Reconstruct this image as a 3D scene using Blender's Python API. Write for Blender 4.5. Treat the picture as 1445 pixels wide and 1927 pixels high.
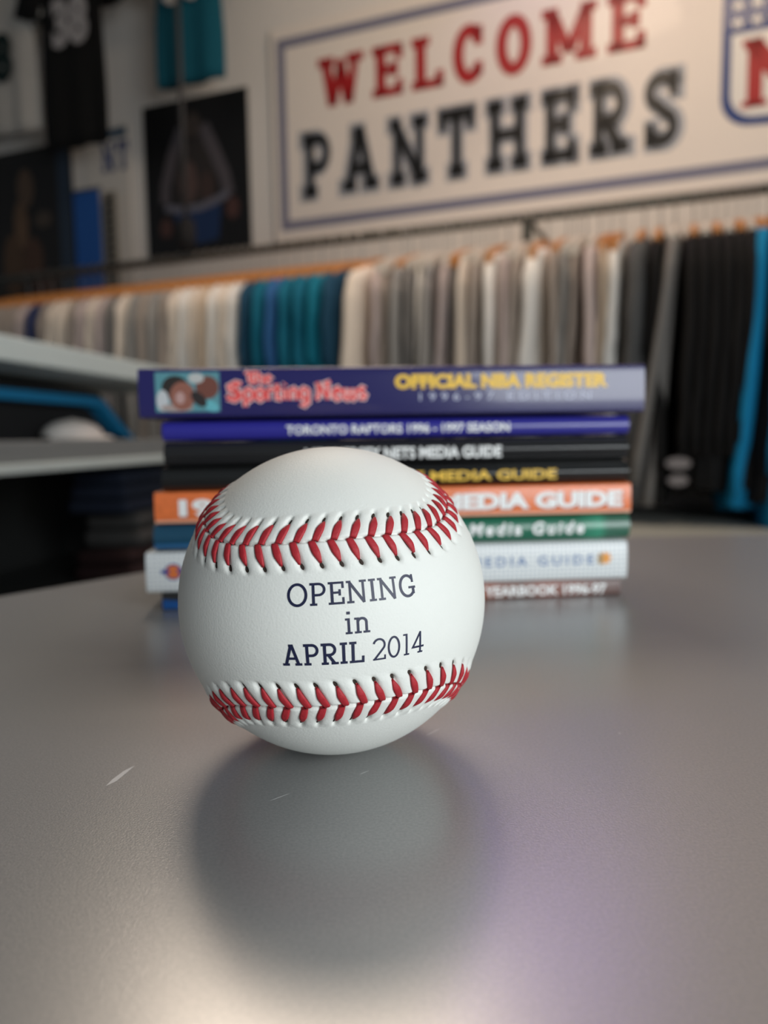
import bpy, bmesh, math, random
import numpy as np
from mathutils import Vector, Matrix

for o in list(bpy.data.objects):
    bpy.data.objects.remove(o)
scene = bpy.context.scene
COL = scene.collection
random.seed(7)
PI = math.pi

# ------------------------------------------------------------------ camera
CAM_H = 0.0764
PITCH = math.atan((963.5 - 820.4) / 1447.0)
cam = bpy.data.cameras.new('camera')
cam_o = bpy.data.objects.new('camera', cam)
COL.objects.link(cam_o)
cam.sensor_fit = 'VERTICAL'
cam.sensor_height = 36.0
cam.sensor_width = 27.0
cam.lens = 36.0 * 1447.0 / 1927.0
cam.clip_start = 0.01
cam.clip_end = 60
cam_o.matrix_world = (Matrix.Translation((0, 0, CAM_H)) @ Matrix.Rotation(PI / 2 - PITCH, 4, 'X')
                      @ Matrix.Rotation(-0.016, 4, 'Z'))
cam.dof.use_dof = True
cam.dof.focus_distance = 0.160
cam.dof.aperture_fstop = cam.lens / 2.55
cam.dof.aperture_blades = 0
scene.camera = cam_o

# ------------------------------------------------------------------ world, lamps, exposure
world = bpy.data.worlds.new('world')
scene.world = world
world.use_nodes = True
bgn = world.node_tree.nodes['Background']
bgn.inputs[0].default_value = (0.80, 0.90, 1.0, 1)
bgn.inputs[1].default_value = 0.12
scene.view_settings.view_transform = 'Standard'
scene.view_settings.look = 'None'
scene.view_settings.exposure = 0.0
scene.view_settings.gamma = 1.0
scene.view_settings.use_curve_mapping = False


def area(name, loc, target, sx, sy, power, col):
    l = bpy.data.lights.new(name, 'AREA')
    l.shape = 'RECTANGLE'
    l.size = sx
    l.size_y = sy
    l.energy = power
    l.color = col
    o = bpy.data.objects.new(name, l)
    COL.objects.link(o)
    o.location = loc
    d = Vector(target) - Vector(loc)
    o.rotation_euler = d.to_track_quat('-Z', 'Y').to_euler()
    return o


# shop window behind the photographer on the right (daylight)
area('shop_window_light', (1.0, -1.0, 0.36), (0, 0.25, 0.04), 1.15, 1.05, 29, (0.93, 0.98, 1.0))
# ceiling lamps of the shop
area('ceiling_panel_light', (-0.20, 1.70, 1.53), (-0.1, 0.3, 0.0), 0.70, 0.45, 13, (1.0, 0.83, 0.67))
area('wall_washer_light', (0.95, 1.25, 1.66), (0.85, 2.3, 0.9), 0.8, 0.2, 4.4, (1.0, 0.74, 0.50))
area('rail_lamp_light', (0.25, 1.35, 1.66), (0.1, 2.5, 0.5), 0.4, 0.2, 5, (1.0, 0.76, 0.54))
# violet LED bar on the wall above the sign
area('violet_bar_light', (0.46, 2.20, 1.54), (0.05, 0.1, 0.0), 0.55, 0.26, 1.5, (0.42, 0.29, 1.0))

# ------------------------------------------------------------------ helpers
def mat(name, col, rough=0.6, metal=0.0, noise=0.0, nscale=50.0, bump=0.0, bscale=200.0, spec=0.5, coat=0.0, emit=None):
    m = bpy.data.materials.new(name)
    m.use_nodes = True
    nt = m.node_tree
    b = nt.nodes['Principled BSDF']
    b.inputs['Base Color'].default_value = (*col, 1)
    b.inputs['Roughness'].default_value = rough
    b.inputs['Metallic'].default_value = metal
    b.inputs['Specular IOR Level'].default_value = spec
    b.inputs['Coat Weight'].default_value = coat
    tc = nt.nodes.new('ShaderNodeTexCoord')
    if noise > 0:
        n = nt.nodes.new('ShaderNodeTexNoise')
        n.inputs['Scale'].default_value = nscale
        n.inputs['Detail'].default_value = 4
        nt.links.new(tc.outputs['Object'], n.inputs['Vector'])
        r = nt.nodes.new('ShaderNodeMapRange')
        r.inputs['To Min'].default_value = 1 - noise
        r.inputs['To Max'].default_value = 1 + noise
        nt.links.new(n.outputs['Fac'], r.inputs['Value'])
        mx = nt.nodes.new('ShaderNodeVectorMath')
        mx.operation = 'SCALE'
        mx.inputs[0].default_value = col
        nt.links.new(r.outputs['Result'], mx.inputs['Scale'])
        nt.links.new(mx.outputs['Vector'], b.inputs['Base Color'])
    if bump > 0:
        n2 = nt.nodes.new('ShaderNodeTexNoise')
        n2.inputs['Scale'].default_value = bscale
        n2.inputs['Detail'].default_value = 3
        nt.links.new(tc.outputs['Object'], n2.inputs['Vector'])
        bp = nt.nodes.new('ShaderNodeBump')
        bp.inputs['Strength'].default_value = 1.0
        bp.inputs['Distance'].default_value = bump
        nt.links.new(n2.outputs['Fac'], bp.inputs['Height'])
        nt.links.new(bp.outputs['Normal'], b.inputs['Normal'])
    if emit:
        b.inputs['Emission Color'].default_value = (*emit[0], 1)
        b.inputs['Emission Strength'].default_value = emit[1]
    return m


def mesh_obj(name, verts, faces, m=None, parent=None, smooth=False):
    me = bpy.data.meshes.new(name)
    me.from_pydata([tuple(v) for v in verts], [], [tuple(f) for f in faces])
    me.update()
    if m:
        me.materials.append(m)
    if smooth:
        me.polygons.foreach_set('use_smooth', [True] * len(me.polygons))
    o = bpy.data.objects.new(name, me)
    COL.objects.link(o)
    if parent:
        o.parent = parent
    return o


def bm_obj(name, bm, m=None, parent=None, smooth=False):
    me = bpy.data.meshes.new(name)
    bm.normal_update()
    bm.to_mesh(me)
    bm.free()
    if m:
        me.materials.append(m)
    if smooth:
        me.polygons.foreach_set('use_smooth', [True] * len(me.polygons))
    o = bpy.data.objects.new(name, me)
    COL.objects.link(o)
    if parent:
        o.parent = parent
    return o


def box_bm(x0, x1, y0, y1, z0, z1, bevel=0.0, seg=2):
    bm = bmesh.new()
    bmesh.ops.create_cube(bm, size=1)
    for v in bm.verts:
        v.co = Vector(((x0 + x1) / 2 + v.co.x * (x1 - x0), (y0 + y1) / 2 + v.co.y * (y1 - y0), (z0 + z1) / 2 + v.co.z * (z1 - z0)))
    if bevel > 0:
        bmesh.ops.bevel(bm, geom=list(bm.edges), offset=bevel, segments=seg, affect='EDGES', profile=0.6)
    return bm


def box(name, x0, x1, y0, y1, z0, z1, m, parent=None, bevel=0.0):
    return bm_obj(name, box_bm(x0, x1, y0, y1, z0, z1, bevel), m, parent)


def empty(name, loc, rz=0.0):
    o = bpy.data.objects.new(name, None)
    COL.objects.link(o)
    o.location = loc
    o.rotation_euler = (0, 0, rz)
    o.empty_display_size = 0.02
    return o


def tag(o, label, cat, group=None):
    o['label'] = label
    o['category'] = cat
    if group:
        o['group'] = group
    return o


def struct(o, label=None, cat=None):
    o['kind'] = 'structure'
    if label:
        o['label'] = label
    if cat:
        o['category'] = cat
    return o


def tube(pts, rad, n=8, closed=False, flat=None):
    """tube along points; rad number or list; flat=(sx,sy) squash in local frame"""
    P = [Vector(p) for p in pts]
    if not hasattr(rad, '__len__'):
        rad = [rad] * len(P)
    vs, fs = [], []
    up = Vector((0, 0, 1))
    prev = None
    for i, p in enumerate(P):
        if closed:
            t = P[(i + 1) % len(P)] - P[i - 1]
        else:
            t = P[min(i + 1, len(P) - 1)] - P[max(i - 1, 0)]
        t.normalize()
        if prev is None:
            a = t.cross(up)
            if a.length < 1e-3:
                a = t.cross(Vector((1, 0, 0)))
        else:
            a = prev - t * prev.dot(t)
        a.normalize()
        prev = a
        b = t.cross(a)
        for k in range(n):
            an = 2 * PI * k / n
            vs.append(p + a * math.cos(an) * rad[i] * (flat[0] if flat else 1) + b * math.sin(an) * rad[i] * (flat[1] if flat else 1))
    m = len(P)
    for i in range(m if closed else m - 1):
        j = (i + 1) % m
        for k in range(n):
            k2 = (k + 1) % n
            fs.append((i * n + k, i * n + k2, j * n + k2, j * n + k))
    if not closed:
        fs.append(tuple(range(n))[::-1])
        fs.append(tuple((m - 1) * n + k for k in range(n)))
    return vs, fs


# ------------------------------------------------------------------ stroke lettering
def arc(cx, cy, rx, ry, a0, a1, n=20):
    return [(cx + rx * math.cos(math.radians(a0 + (a1 - a0) * i / n)), cy + ry * math.sin(math.radians(a0 + (a1 - a0) * i / n))) for i in range(n + 1)]


def glyph(ch, w, h, s):
    """slab-serif glyph, cap height 1: (advance, [(points, width)])"""
    yb, yt = h / 2, 1 - h / 2
    S = []

    def V(x, y0=0.0, y1=1.0, ww=None):
        S.append(([(x, y0), (x, y1)], ww or w))

    def B(x0, x1, y, hh=None):
        S.append(([(x0, y), (x1, y)], hh or h))

    def foot(x):
        B(x - w / 2 - s, x + w / 2 + s, yb)

    def head(x):
        B(x - w / 2 - s, x + w / 2 + s, yt)

    x = s + w / 2
    if ch == 'I':
        W = w + 2 * s
        V(x); foot(x); head(x)
    elif ch == 'L':
        W = 0.62 + w * .4
        V(x); head(x); B(0, W, yb); V(W - h / 2, 0, 0.32, h)
    elif ch in 'EF':
        W = 0.62 + w * .4
        V(x); B(0, W, yt); V(W - h / 2, .7, 1, h)
        B(x, W * .72, .52); V(W * .72, .38, .66, h)
        if ch == 'E':
            B(0, W, yb); V(W - h / 2, 0, .3, h)
        else:
            foot(x)
    elif ch in 'PR':
        W = 0.62 + w * .5
        ym = .46
        r = (yt - ym) / 2
        cx = W - w / 2 - r
        V(x); foot(x)
        S.append(([(0, yt), (cx, yt)] + arc(cx, (yt + ym) / 2, r, r, 90, -90, 14) + [(x, ym)], (w + h) / 2 if ch == 'P' else (w + h) / 2))
        if ch == 'R':
            W += .06
            S.append(([(cx - .06, ym), (W - s - w / 2, yb)], w)); B(W - 2 * s - w * .9, W + .02, yb)
    elif ch == 'O':
        W = 0.80 + w * .6 if w < .15 else .74
        S.append((arc(W / 2, .5, W / 2 - w / 2, .5 - h * .35, 0, 360, 36)[:-1] + ['closed'], w))
    elif ch == '0':
        W = .62
        S.append((arc(W / 2, .5, W / 2 - w / 2, .5 - h / 2, 0, 360, 32)[:-1] + ['closed'], w))
    elif ch in 'CG':
        W = .80 if w < .15 else .72
        S.append((arc(W / 2, .5, W / 2 - w / 2, .5 - h * .35, 38, 322, 30), w))
        xe = W / 2 + (W / 2 - w / 2) * .80
        V(xe, .64, 1.0, h * 1.0)
        if ch == 'G':
            V(xe, .12, .42, w); B(xe - .22, xe + w / 2 + s * .6, .42)
        else:
            V(xe, 0.08, .34, h)
    elif ch == 'H':
        W = .80 + w * .5
        x2 = W - s - w / 2
        V(x); V(x2); foot(x); foot(x2); head(x); head(x2); B(x, x2, .5)
    elif ch == 'N':
        W = .82 + w * .4
        x2 = W - s - w / 2
        ww = w * .85
        V(x, 0, 1, ww); V(x2, 0, 1, ww); S.append(([(x - w * .2, yt), (x2 + w * .1, 0.0 + h * .1)], w)); foot(x); head(x2)
        B(0, x + w * .3, yt)
        if w > .15:
            foot(x2)
    elif ch == 'M':
        W = 1.0 + w * .3
        x2 = W - s - w / 2
        V(x); V(x2); S.append(([(x, yt), (W / 2, .18)], w * .9)); S.append(([(W / 2, .18), (x2, yt)], w * .9))
        foot(x); foot(x2); B(0, x, yt); B(x2, W, yt)
    elif ch == 'A':
        W = .86 + w * .3
        S.append(([(s + w / 2, yb), (W / 2 - w * .15, yt)], w)); S.append(([(W - s - w / 2, yb), (W / 2 + w * .15, yt)], w))
        foot(s + w / 2); foot(W - s - w / 2); B(W * .3, W * .7, .34)
        B(W / 2 - w * .6 - s * .5, W / 2 + w * .6, yt)
    elif ch == 'T':
        W = .78
        V(W / 2); foot(W / 2); B(0, W, yt); V(h / 2, .68, 1, h); V(W - h / 2, .68, 1, h)
    elif ch == 'W':
        W = 1.12
        a = s + w / 2
        S.append(([(a, yt), (W * .32, 0.02)], w)); S.append(([(W * .32, 0.02), (W / 2, .8)], w * .8))
        S.append(([(W / 2, .8), (W * .68, .02)], w)); S.append(([(W * .68, .02), (W - a, yt)], w * .8))
        head(a); head(W - a); B(W / 2 - w / 2, W / 2 + w / 2, .84)
    elif ch == 'S':
        W = .66
        rx = W / 2 - w / 2
        S.append((arc(W / 2, .735, rx, .265 - h / 2, 25, 250, 18) + arc(W / 2, .265, rx, .265 - h / 2, 70, -155, 18), w * .92))
        V(W - h / 2 - w * .1, .66, 1, h); V(h / 2 + w * .1, 0, .34, h)
    elif ch == '1':
        W = .42
        V(W / 2 + .03); B(W / 2 + .03 - w / 2 - s, W / 2 + .03 + w / 2 + s, yb); B(W / 2 - .14, W / 2 + .03, yt)
    elif ch == '2':
        W = .62
        S.append((arc(W / 2, .70, W / 2 - w / 2, .30 - h / 2, 165, -35, 20) + [(w / 2 + .02, yb)], w)); B(0, W, yb); V(W - h / 2, 0, .22, h)
    elif ch == '4':
        W = .66
        S.append(([(W * .70, .97), (.05, .30), (W, .30)], w * .95)); V(W * .70); B(W * .70 - w / 2 - s, W * .70 + w / 2 + s, yb)
    elif ch == 'i':
        W = w + 2 * s
        V(x, 0, .68); foot(x); B(0, x, .68 - h / 2); S.append(([(x, .84), (x, .96)], w * 1.35))
    elif ch == 'n':
        W = .66
        x2 = W - s - w / 2
        V(x, 0, .68); foot(x); foot(x2); B(0, x, .68 - h / 2)
        r = (x2 - x) / 2
        S.append(([(x, .36)] + arc((x + x2) / 2, .68 - h / 2 - r * .9, r, r * .9, 180, 0, 14) + [(x2, 0)], w))
    else:
        W = .40
    return W, S


def stroke_quads(pts, width, maxlen):
    closed = pts and pts[-1] == 'closed'
    if closed:
        pts = pts[:-1]
        pts = pts + [pts[0]]
    # resample
    out = [pts[0]]
    for a, b in zip(pts[:-1], pts[1:]):
        d = math.hypot(b[0] - a[0], b[1] - a[1])
        k = max(1, int(math.ceil(d / maxlen)))
        for i in range(1, k + 1):
            out.append((a[0] + (b[0] - a[0]) * i / k, a[1] + (b[1] - a[1]) * i / k))
    if closed:
        out = out[:-1]
    n = len(out)
    vs, fs = [], []
    for i in range(n):
        p = out[i]
        if closed:
            q0, q1 = out[i - 1], out[(i + 1) % n]
        else:
            q0, q1 = out[max(i - 1, 0)], out[min(i + 1, n - 1)]
        d1 = (p[0] - q0[0], p[1] - q0[1])
        d2 = (q1[0] - p[0], q1[1] - p[1])
        l1 = math.hypot(*d1) or 1
        l2 = math.hypot(*d2) or 1
        if l1 == 1 and d1 == (0, 0):
            d1, l1 = d2, l2
        if d2 == (0, 0):
            d2, l2 = d1, l1
        n1 = (-d1[1] / l1, d1[0] / l1)
        n2 = (-d2[1] / l2, d2[0] / l2)
        mx, my = n1[0] + n2[0], n1[1] + n2[1]
        ml = math.hypot(mx, my) or 1
        mx, my = mx / ml, my / ml
        c = max(0.5, mx * n1[0] + my * n1[1])
        hw = width / 2 / c
        vs += [(p[0] + mx * hw, p[1] + my * hw), (p[0] - mx * hw, p[1] - my * hw)]
    for i in range(n if closed else n - 1):
        j = (i + 1) % n
        fs.append((2 * i + 1, 2 * j + 1, 2 * j, 2 * i))
    return vs, fs


def text_2d(txt, w, h, s, gap, maxlen=.15, fit=None, height=1.0, xs=1.0, space=.42, grow=0.0):
    """returns verts2d, faces; x centred at 0, baseline 0"""
    vs, fs = [], []
    x = 0
    first = True
    for ch in txt:
        if ch == ' ':
            x += space
            continue
        W, S = glyph(ch, w, h, s)
        for pts, ww in S:
            pp = []
            pts2 = list(pts)
            if grow and pts2[-1] != 'closed':
                a, b = pts2[0], pts2[1]
                l = math.hypot(b[0] - a[0], b[1] - a[1])
                pts2[0] = (a[0] - (b[0] - a[0]) / l * grow, a[1] - (b[1] - a[1]) / l * grow)
                a, b = pts2[-1], pts2[-2]
                l = math.hypot(b[0] - a[0], b[1] - a[1])
                pts2[-1] = (a[0] - (b[0] - a[0]) / l * grow, a[1] - (b[1] - a[1]) / l * grow)
            for p in pts2:
                pp.append(p if p == 'closed' else (p[0] + x, p[1]))
            v, f = stroke_quads(pp, ww + 2 * grow, maxlen)
            o = len(vs)
            vs += v
            fs += [tuple(i + o for i in q) for q in f]
        x += W + gap
    x -= gap
    k = height
    kx = height * xs
    if fit:
        kx = fit / x
    return [((p[0] - x / 2) * kx, p[1] * k) for p in vs], fs


def bfont_2d(txt, width, height, offset=0.0, shear=0.0, spacing=1.0):
    cu = bpy.data.curves.new('tmp_text', 'FONT')
    cu.body = txt
    cu.offset = offset
    cu.shear = shear
    cu.space_character = spacing
    cu.resolution_u = 3
    o = bpy.data.objects.new('tmp_text', cu)
    COL.objects.link(o)
    bpy.context.view_layer.update()
    dg = bpy.context.evaluated_depsgraph_get()
    me = bpy.data.meshes.new_from_object(o.evaluated_get(dg))
    co = np.array([v.co[:2] for v in me.vertices])
    fs = [tuple(p.vertices) for p in me.polygons]
    bpy.data.objects.remove(o)
    bpy.data.curves.remove(cu)
    bpy.data.meshes.remove(me)
    mn, mx = co.min(0), co.max(0)
    if height:
        # capital height of the built-in font is about .73 em
        ky = height / (.73 + 2 * offset)
    kx = width / (mx[0] - mn[0])
    vs = [((c[0] - (mn[0] + mx[0]) / 2) * kx, (c[1] + offset) * ky) for c in co]
    return vs, fs


def poly2d(pts):
    return list(pts), [tuple(range(len(pts)))]


def ellipse(cx, cy, rx, ry, n=24, rot=0.0):
    c, s = math.cos(rot), math.sin(rot)
    return [(cx + rx * math.cos(2 * PI * i / n) * c - ry * math.sin(2 * PI * i / n) * s,
             cy + rx * math.cos(2 * PI * i / n) * s + ry * math.sin(2 * PI * i / n) * c) for i in range(n)]


# ------------------------------------------------------------------ room frame
EU = Vector((.9285, -.3714, 0))      # along the back wall, to the right
NR = Vector((-.3714, -.9285, 0))     # from the wall towards the shop
O0 = Vector((0, 2.204, 0))           # clothes rail passes here
WROT = math.atan2(-.3714, .9285)


def W3(u, n, z):
    return O0 + EU * u + NR * n + Vector((0, 0, z))


FLOOR_Z = -0.93
CEIL_Z = 1.72
m_wall = mat('painted_wall', (.74, .70, .655), .75, noise=.03, nscale=3, bump=.0006, bscale=60)
m_ceil = mat('ceiling_paint', (.62, .60, .57), .9, noise=.03, nscale=4)
m_floor = mat('shop_floor', (.045, .045, .048), .6, noise=.2, nscale=6)
wall = empty('tmp', (0, 0, 0))
bpy.data.objects.remove(wall)
wl = box('wall_back', -4.5, 4.5, .28, .40, FLOOR_Z, CEIL_Z, m_wall)
wl.location = O0
wl.rotation_euler = (0, 0, WROT)
struct(wl)
fl = box('floor', -5, 5, -3.5, 5.5, FLOOR_Z - .05, FLOOR_Z, m_floor)
struct(fl)
ce = box('ceiling', -5, 5, .35, 5.5, CEIL_Z, CEIL_Z + .05, m_ceil)
struct(ce)

# ------------------------------------------------------------------ table
m_table = bpy.data.materials.new('grey_satin_laminate')
m_table.use_nodes = True
nt = m_table.node_tree
b = nt.nodes['Principled BSDF']
tc = nt.nodes.new('ShaderNodeTexCoord')
n1 = nt.nodes.new('ShaderNodeTexNoise')
n1.inputs['Scale'].default_value = 1500
n1.inputs['Detail'].default_value = 2
nt.links.new(tc.outputs['Object'], n1.inputs['Vector'])
rmp = nt.nodes.new('ShaderNodeValToRGB')
rmp.color_ramp.elements[0].position = .3
rmp.color_ramp.elements[0].color = (.36, .362, .365, 1)
rmp.color_ramp.elements[1].position = .75
rmp.color_ramp.elements[1].color = (.44, .438, .435, 1)
nt.links.new(n1.outputs['Fac'], rmp.inputs['Fac'])
nt.links.new(rmp.outputs['Color'], b.inputs['Base Color'])
b.inputs['Roughness'].default_value = .30
b.inputs['Metallic'].default_value = .5
b.inputs['Specular IOR Level'].default_value = .6
n3 = nt.nodes.new('ShaderNodeTexNoise')
n3.inputs['Scale'].default_value = 2300
n3.inputs['Detail'].default_value = 2
nt.links.new(tc.outputs['Object'], n3.inputs['Vector'])
bp = nt.nodes.new('ShaderNodeBump')
bp.inputs['Distance'].default_value = .00004
bp.inputs['Strength'].default_value = .8
nt.links.new(n3.outputs['Fac'], bp.inputs['Height'])
nt.links.new(bp.outputs['Normal'], b.inputs['Normal'])

m_dark = mat('charcoal_panel', (.018, .018, .019), .6)
m_scr = mat('scratch_mark', (.62, .62, .61), .5)
table = empty('counter_table', (.15, .1, FLOOR_Z))
tag(table, 'grey satin counter with clipped corner carrying the baseball and book stack', 'table')
tloc = Vector(table.location)
outline = [(-.050, .558), (.80, .566), (.80, -.55), (-.60, -.55), (-.60, -.13)]
bm = bmesh.new()
bot = [bm.verts.new((x - tloc.x, y - tloc.y, -.032 - tloc.z)) for x, y in outline]
topv = [bm.verts.new((x - tloc.x, y - tloc.y, 0 - tloc.z)) for x, y in outline]
bm.faces.new(bot)
bm.faces.new(topv[::-1])
for i in range(5):
    j = (i + 1) % 5
    bm.faces.new((bot[i], topv[i], topv[j], bot[j]))
bmesh.ops.recalc_face_normals(bm, faces=list(bm.faces))
bmesh.ops.bevel(bm, geom=[e for e in bm.edges if all(v.co.z > -tloc.z - .001 for v in e.verts)], offset=.003, segments=3, affect='EDGES')
bm_obj('table_top', bm, m_table, table)
bm = bmesh.new()
ins = [(-.06, .50), (.74, .50), (.74, -.49), (-.54, -.49), (-.54, -.10)]
vb = [bm.verts.new((x - tloc.x, y - tloc.y, 0)) for x, y in ins]
vt = [bm.verts.new((x - tloc.x, y - tloc.y, -.032 - tloc.z)) for x, y in ins]
for i in range(5):
    j = (i + 1) % 5
    bm.faces.new((vb[i], vb[j], vt[j], vt[i]))
bm.faces.new(vb)
bm.faces.new(vt)
bm_obj('cabinet_body', bm, m_dark, table)
for (xa, ya, xb, yb_, wd) in ((-.0628, .1639, -.0596, .1748, .0008), (-.0254, .1556, -.0208, .1594, .00018),
                              (-.0067, .1678, -.0041, .1699, .00022), (.0096, .1897, .0141, .1949, .00025), (.0590, .1890, .0593, .1900, .0003)):
    a = Vector((xa, ya, .00003)) - tloc
    c = Vector((xb, yb_, .00003)) - tloc
    d = (c - a).normalized()
    p = Vector((-d.y, d.x, 0)) * wd
    vs = [a, a.lerp(c, .3) + p * .8, a.lerp(c, .7) + p, c, a.lerp(c, .6) - p * .6, a.lerp(c, .25) - p]
    mesh_obj('scratch', vs, [tuple(range(6))[::-1]], m_scr, table)

# ------------------------------------------------------------------ baseball
R = 0.037
BC = Vector((-.01283, .18652, R))
to_cam = (Vector((0, 0, CAM_H)) - BC).normalized()
NECK_DOWN = math.radians(9.0)
YAW = math.radians(1.5)
ROLL = math.radians(3.2)
right = Vector((0, 0, 1)).cross(to_cam).normalized()
upv = to_cam.cross(right).normalized()
q = Matrix.Rotation(NECK_DOWN, 3, right)       # tip axis downwards
nz = (q @ to_cam).normalized()
nu = (q @ upv).normalized()
q = Matrix.Rotation(YAW, 3, nu)
nz = (q @ nz).normalized()
q = Matrix.Rotation(ROLL, 3, nz)
nu = (q @ nu).normalized()
nx = nu.cross(nz).normalized()
BROT = Matrix((nx, nu, nz)).transposed()         # local: x right, y up, z to viewer
ball = empty('baseball', BC - Vector((0, 0, R)))
tag(ball, 'white leather baseball with red stitching and dark blue printed lettering', 'ball')
BL = Vector((0, 0, R))

A_S = 0.475
T = np.linspace(0, 4 * PI, 40001)
al = PI / 2 - (PI / 2 - A_S) * np.cos(T)
be = T / 2 + A_S * np.sin(2 * T)
curve = np.stack([-np.sin(al) * np.sin(be), np.sin(al) * np.cos(be), np.cos(al)], 1)   # y up = bourke x
seg = np.linalg.norm(np.diff(curve, axis=0), axis=1)
cum = np.concatenate([[0], np.cumsum(seg)])
LEN = cum[-1]
NST = 108
SUB = 24
NS = NST * SUB
sl = np.arange(NS) / NS * LEN
seam = np.stack([np.interp(sl, cum, curve[:, k]) for k in range(3)], 1)
seam /= np.linalg.norm(seam, axis=1)[:, None]
tang = np.roll(seam, -1, 0) - np.roll(seam, 1, 0)
tang /= np.linalg.norm(tang, axis=1)[:, None]
bino = np.cross(seam, tang)
SP = LEN / NST * R * 1000          # stitch spacing in mm
HOLE = 5.1
DEL = -0.52                         # lean of each strand in stitches
OFFS = 0.12

# cube sphere
NQ = 250
g = np.tan(np.linspace(-PI / 4, PI / 4, NQ + 1))
ga, gb = np.meshgrid(g, g, indexing='ij')
one = np.ones_like(ga)
sides = [(ga, gb, one), (gb, ga, -one), (one, ga, gb), (-one, gb, ga), (gb, one, ga), (ga, -one, gb)]
P = np.concatenate([np.stack([c.ravel() for c in sd], 1) for sd in sides])
P /= np.linalg.norm(P, axis=1)[:, None]
idx = np.arange((NQ + 1) ** 2).reshape(NQ + 1, NQ + 1)
qd = np.stack([idx[:-1, :-1], idx[1:, :-1], idx[1:, 1:], idx[:-1, 1:]], -1).reshape(-1, 4)
quads = np.concatenate([qd + k * (NQ + 1) ** 2 for k in range(6)])
# orientation
fc = P[quads[:, 0]]
nrm = np.cross(P[quads[:, 1]] - fc, P[quads[:, 2]] - fc)
flip = (nrm * fc).sum(1) < 0
quads[flip] = quads[flip][:, ::-1]
# weld borders
key = np.round(P * 1e6).astype(np.int64)
_, first, inv = np.unique(key, axis=0, return_index=True, return_inverse=True)
inv = inv.ravel()
P = P[first]
quads = inv[quads]
near = np.empty(len(P), int)
S32 = seam.astype(np.float32)
for i in range(0, len(P), 20000):
    near[i:i + 20000] = np.argmax(P[i:i + 20000].astype(np.float32) @ S32.T, axis=1)
ns = seam[near]
latv = np.arcsin(np.clip((P * bino[near]).sum(1), -1, 1)) * R * 1000
along = np.arcsin(np.clip((P * tang[near]).sum(1), -1, 1)) * R * 1000
phase = near / SUB + along / SP
a = np.abs(latv)
side = np.sign(latv)
disp = 0.34 * np.exp(-(a / 4.6) ** 2) - 0.55 * np.exp(-(a / 0.30) ** 2)
kk = DEL * np.clip(a, 0, 7) / HOLE + np.where(side > 0, OFFS, -OFFS)
dp = phase - kk
dp = (dp - np.round(dp)) * SP
pill = np.where(a < 6.5, 1, 0) * np.clip((6.6 - a) / 1.6, 0, 1)
rise = np.clip(a / .5, 0, 1)
disp += 0.26 * pill * rise * (1 - np.exp(-(dp / 1.0) ** 2))
disp += -0.50 * pill * np.exp(-(dp / .62) ** 2)
disp += -1.1 * np.exp(-((a - HOLE) / .55) ** 2 - (dp / .36) ** 2)
rng = np.random.default_rng(3)
rad = R + disp * 1e-3
# keep the resting point on the table
verts = P * rad[:, None]
Mloc = np.array(BROT)
verts = verts @ Mloc.T + np.array(BL)
low = verts[:, 2].min()
me = bpy.data.meshes.new('leather_cover')
me.vertices.add(len(verts))
me.vertices.foreach_set('co', verts.astype(np.float32).ravel())
me.loops.add(len(quads) * 4)
me.loops.foreach_set('vertex_index', quads.astype(np.int32).ravel())
me.polygons.add(len(quads))
me.polygons.foreach_set('loop_start', np.arange(0, len(quads) * 4, 4, dtype=np.int32))
me.polygons.foreach_set('loop_total', np.full(len(quads), 4, dtype=np.int32))
me.update(calc_edges=True)
me.polygons.foreach_set('use_smooth', np.ones(len(quads), dtype=bool))
m_leather = mat('white_leather', (.83, .845, .80), .55, noise=.02, nscale=90, bump=.00006, bscale=1900, spec=.3)
me.materials.append(m_leather)
ob = bpy.data.objects.new('leather_cover', me)
COL.objects.link(ob)
ob.parent = ball

# stitches: one mesh per side, shared by all copies
m_red = mat('red_thread', (.42, .018, .028), .62, noise=.18, nscale=900, bump=.0001, bscale=1500)
m_hole = mat('needle_hole', (.035, .022, .016), .9)


def strand_mesh(sd):
    vs, fs = [], []
    n = 12
    K = 10
    for i in range(K + 1):
        t = i / K
        y = .02 + t * (HOLE - .55)
        x = DEL * SP * y / HOLE + sd * 0
        wv = (.74 + .13 * math.sin(PI * min(t * 1.1, 1))) * (1 - .62 * (max(0, t - .55) / .45) ** 1.5)
        z = -y * y / (2 * R * 1000) + .18 - .62 * (max(0, t - .6) / .4) ** 1.4 + .12 * math.sin(PI * t) - .15 * (1 - t) ** 4
        for k in range(n):
            an = 2 * PI * k / n
            cx = math.cos(an) * wv
            rz = abs(math.sin(an)) * .42 - .13 * math.exp(-(cx / .22) ** 2)
            cz = math.copysign(rz, math.sin(an)) if abs(math.sin(an)) > 1e-6 else 0
            vs.append(((x + cx * .92) / 1000, sd * (y - cx * .38 * DEL) / 1000, (z + cz) / 1000))
    for i in range(K):
        for k in range(n):
            k2 = (k + 1) % n
            f = (i * n + k, i * n + k2, (i + 1) * n + k2, (i + 1) * n + k)
            fs.append(f if sd < 0 else f[::-1])
    fs.append(tuple(range(n)))
    fs.append(tuple(K * n + k for k in range(n)))
    me = bpy.data.meshes.new('stitch')
    me.from_pydata(vs, [], fs)
    me.materials.append(m_red)
    me.polygons.foreach_set('use_smooth', [True] * len(me.polygons))
    me.update()
    return me


def hole_mesh():
    bm = bmesh.new()
    bmesh.ops.create_uvsphere(bm, u_segments=8, v_segments=6, radius=1)
    for v in bm.verts:
        v.co = Vector((v.co.x * .42, v.co.y * 1.0, v.co.z * .34)) / 1000
    me = bpy.data.meshes.new('needle_hole')
    bm.to_mesh(me)
    bm.free()
    me.materials.append(m_hole)
    return me


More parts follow.
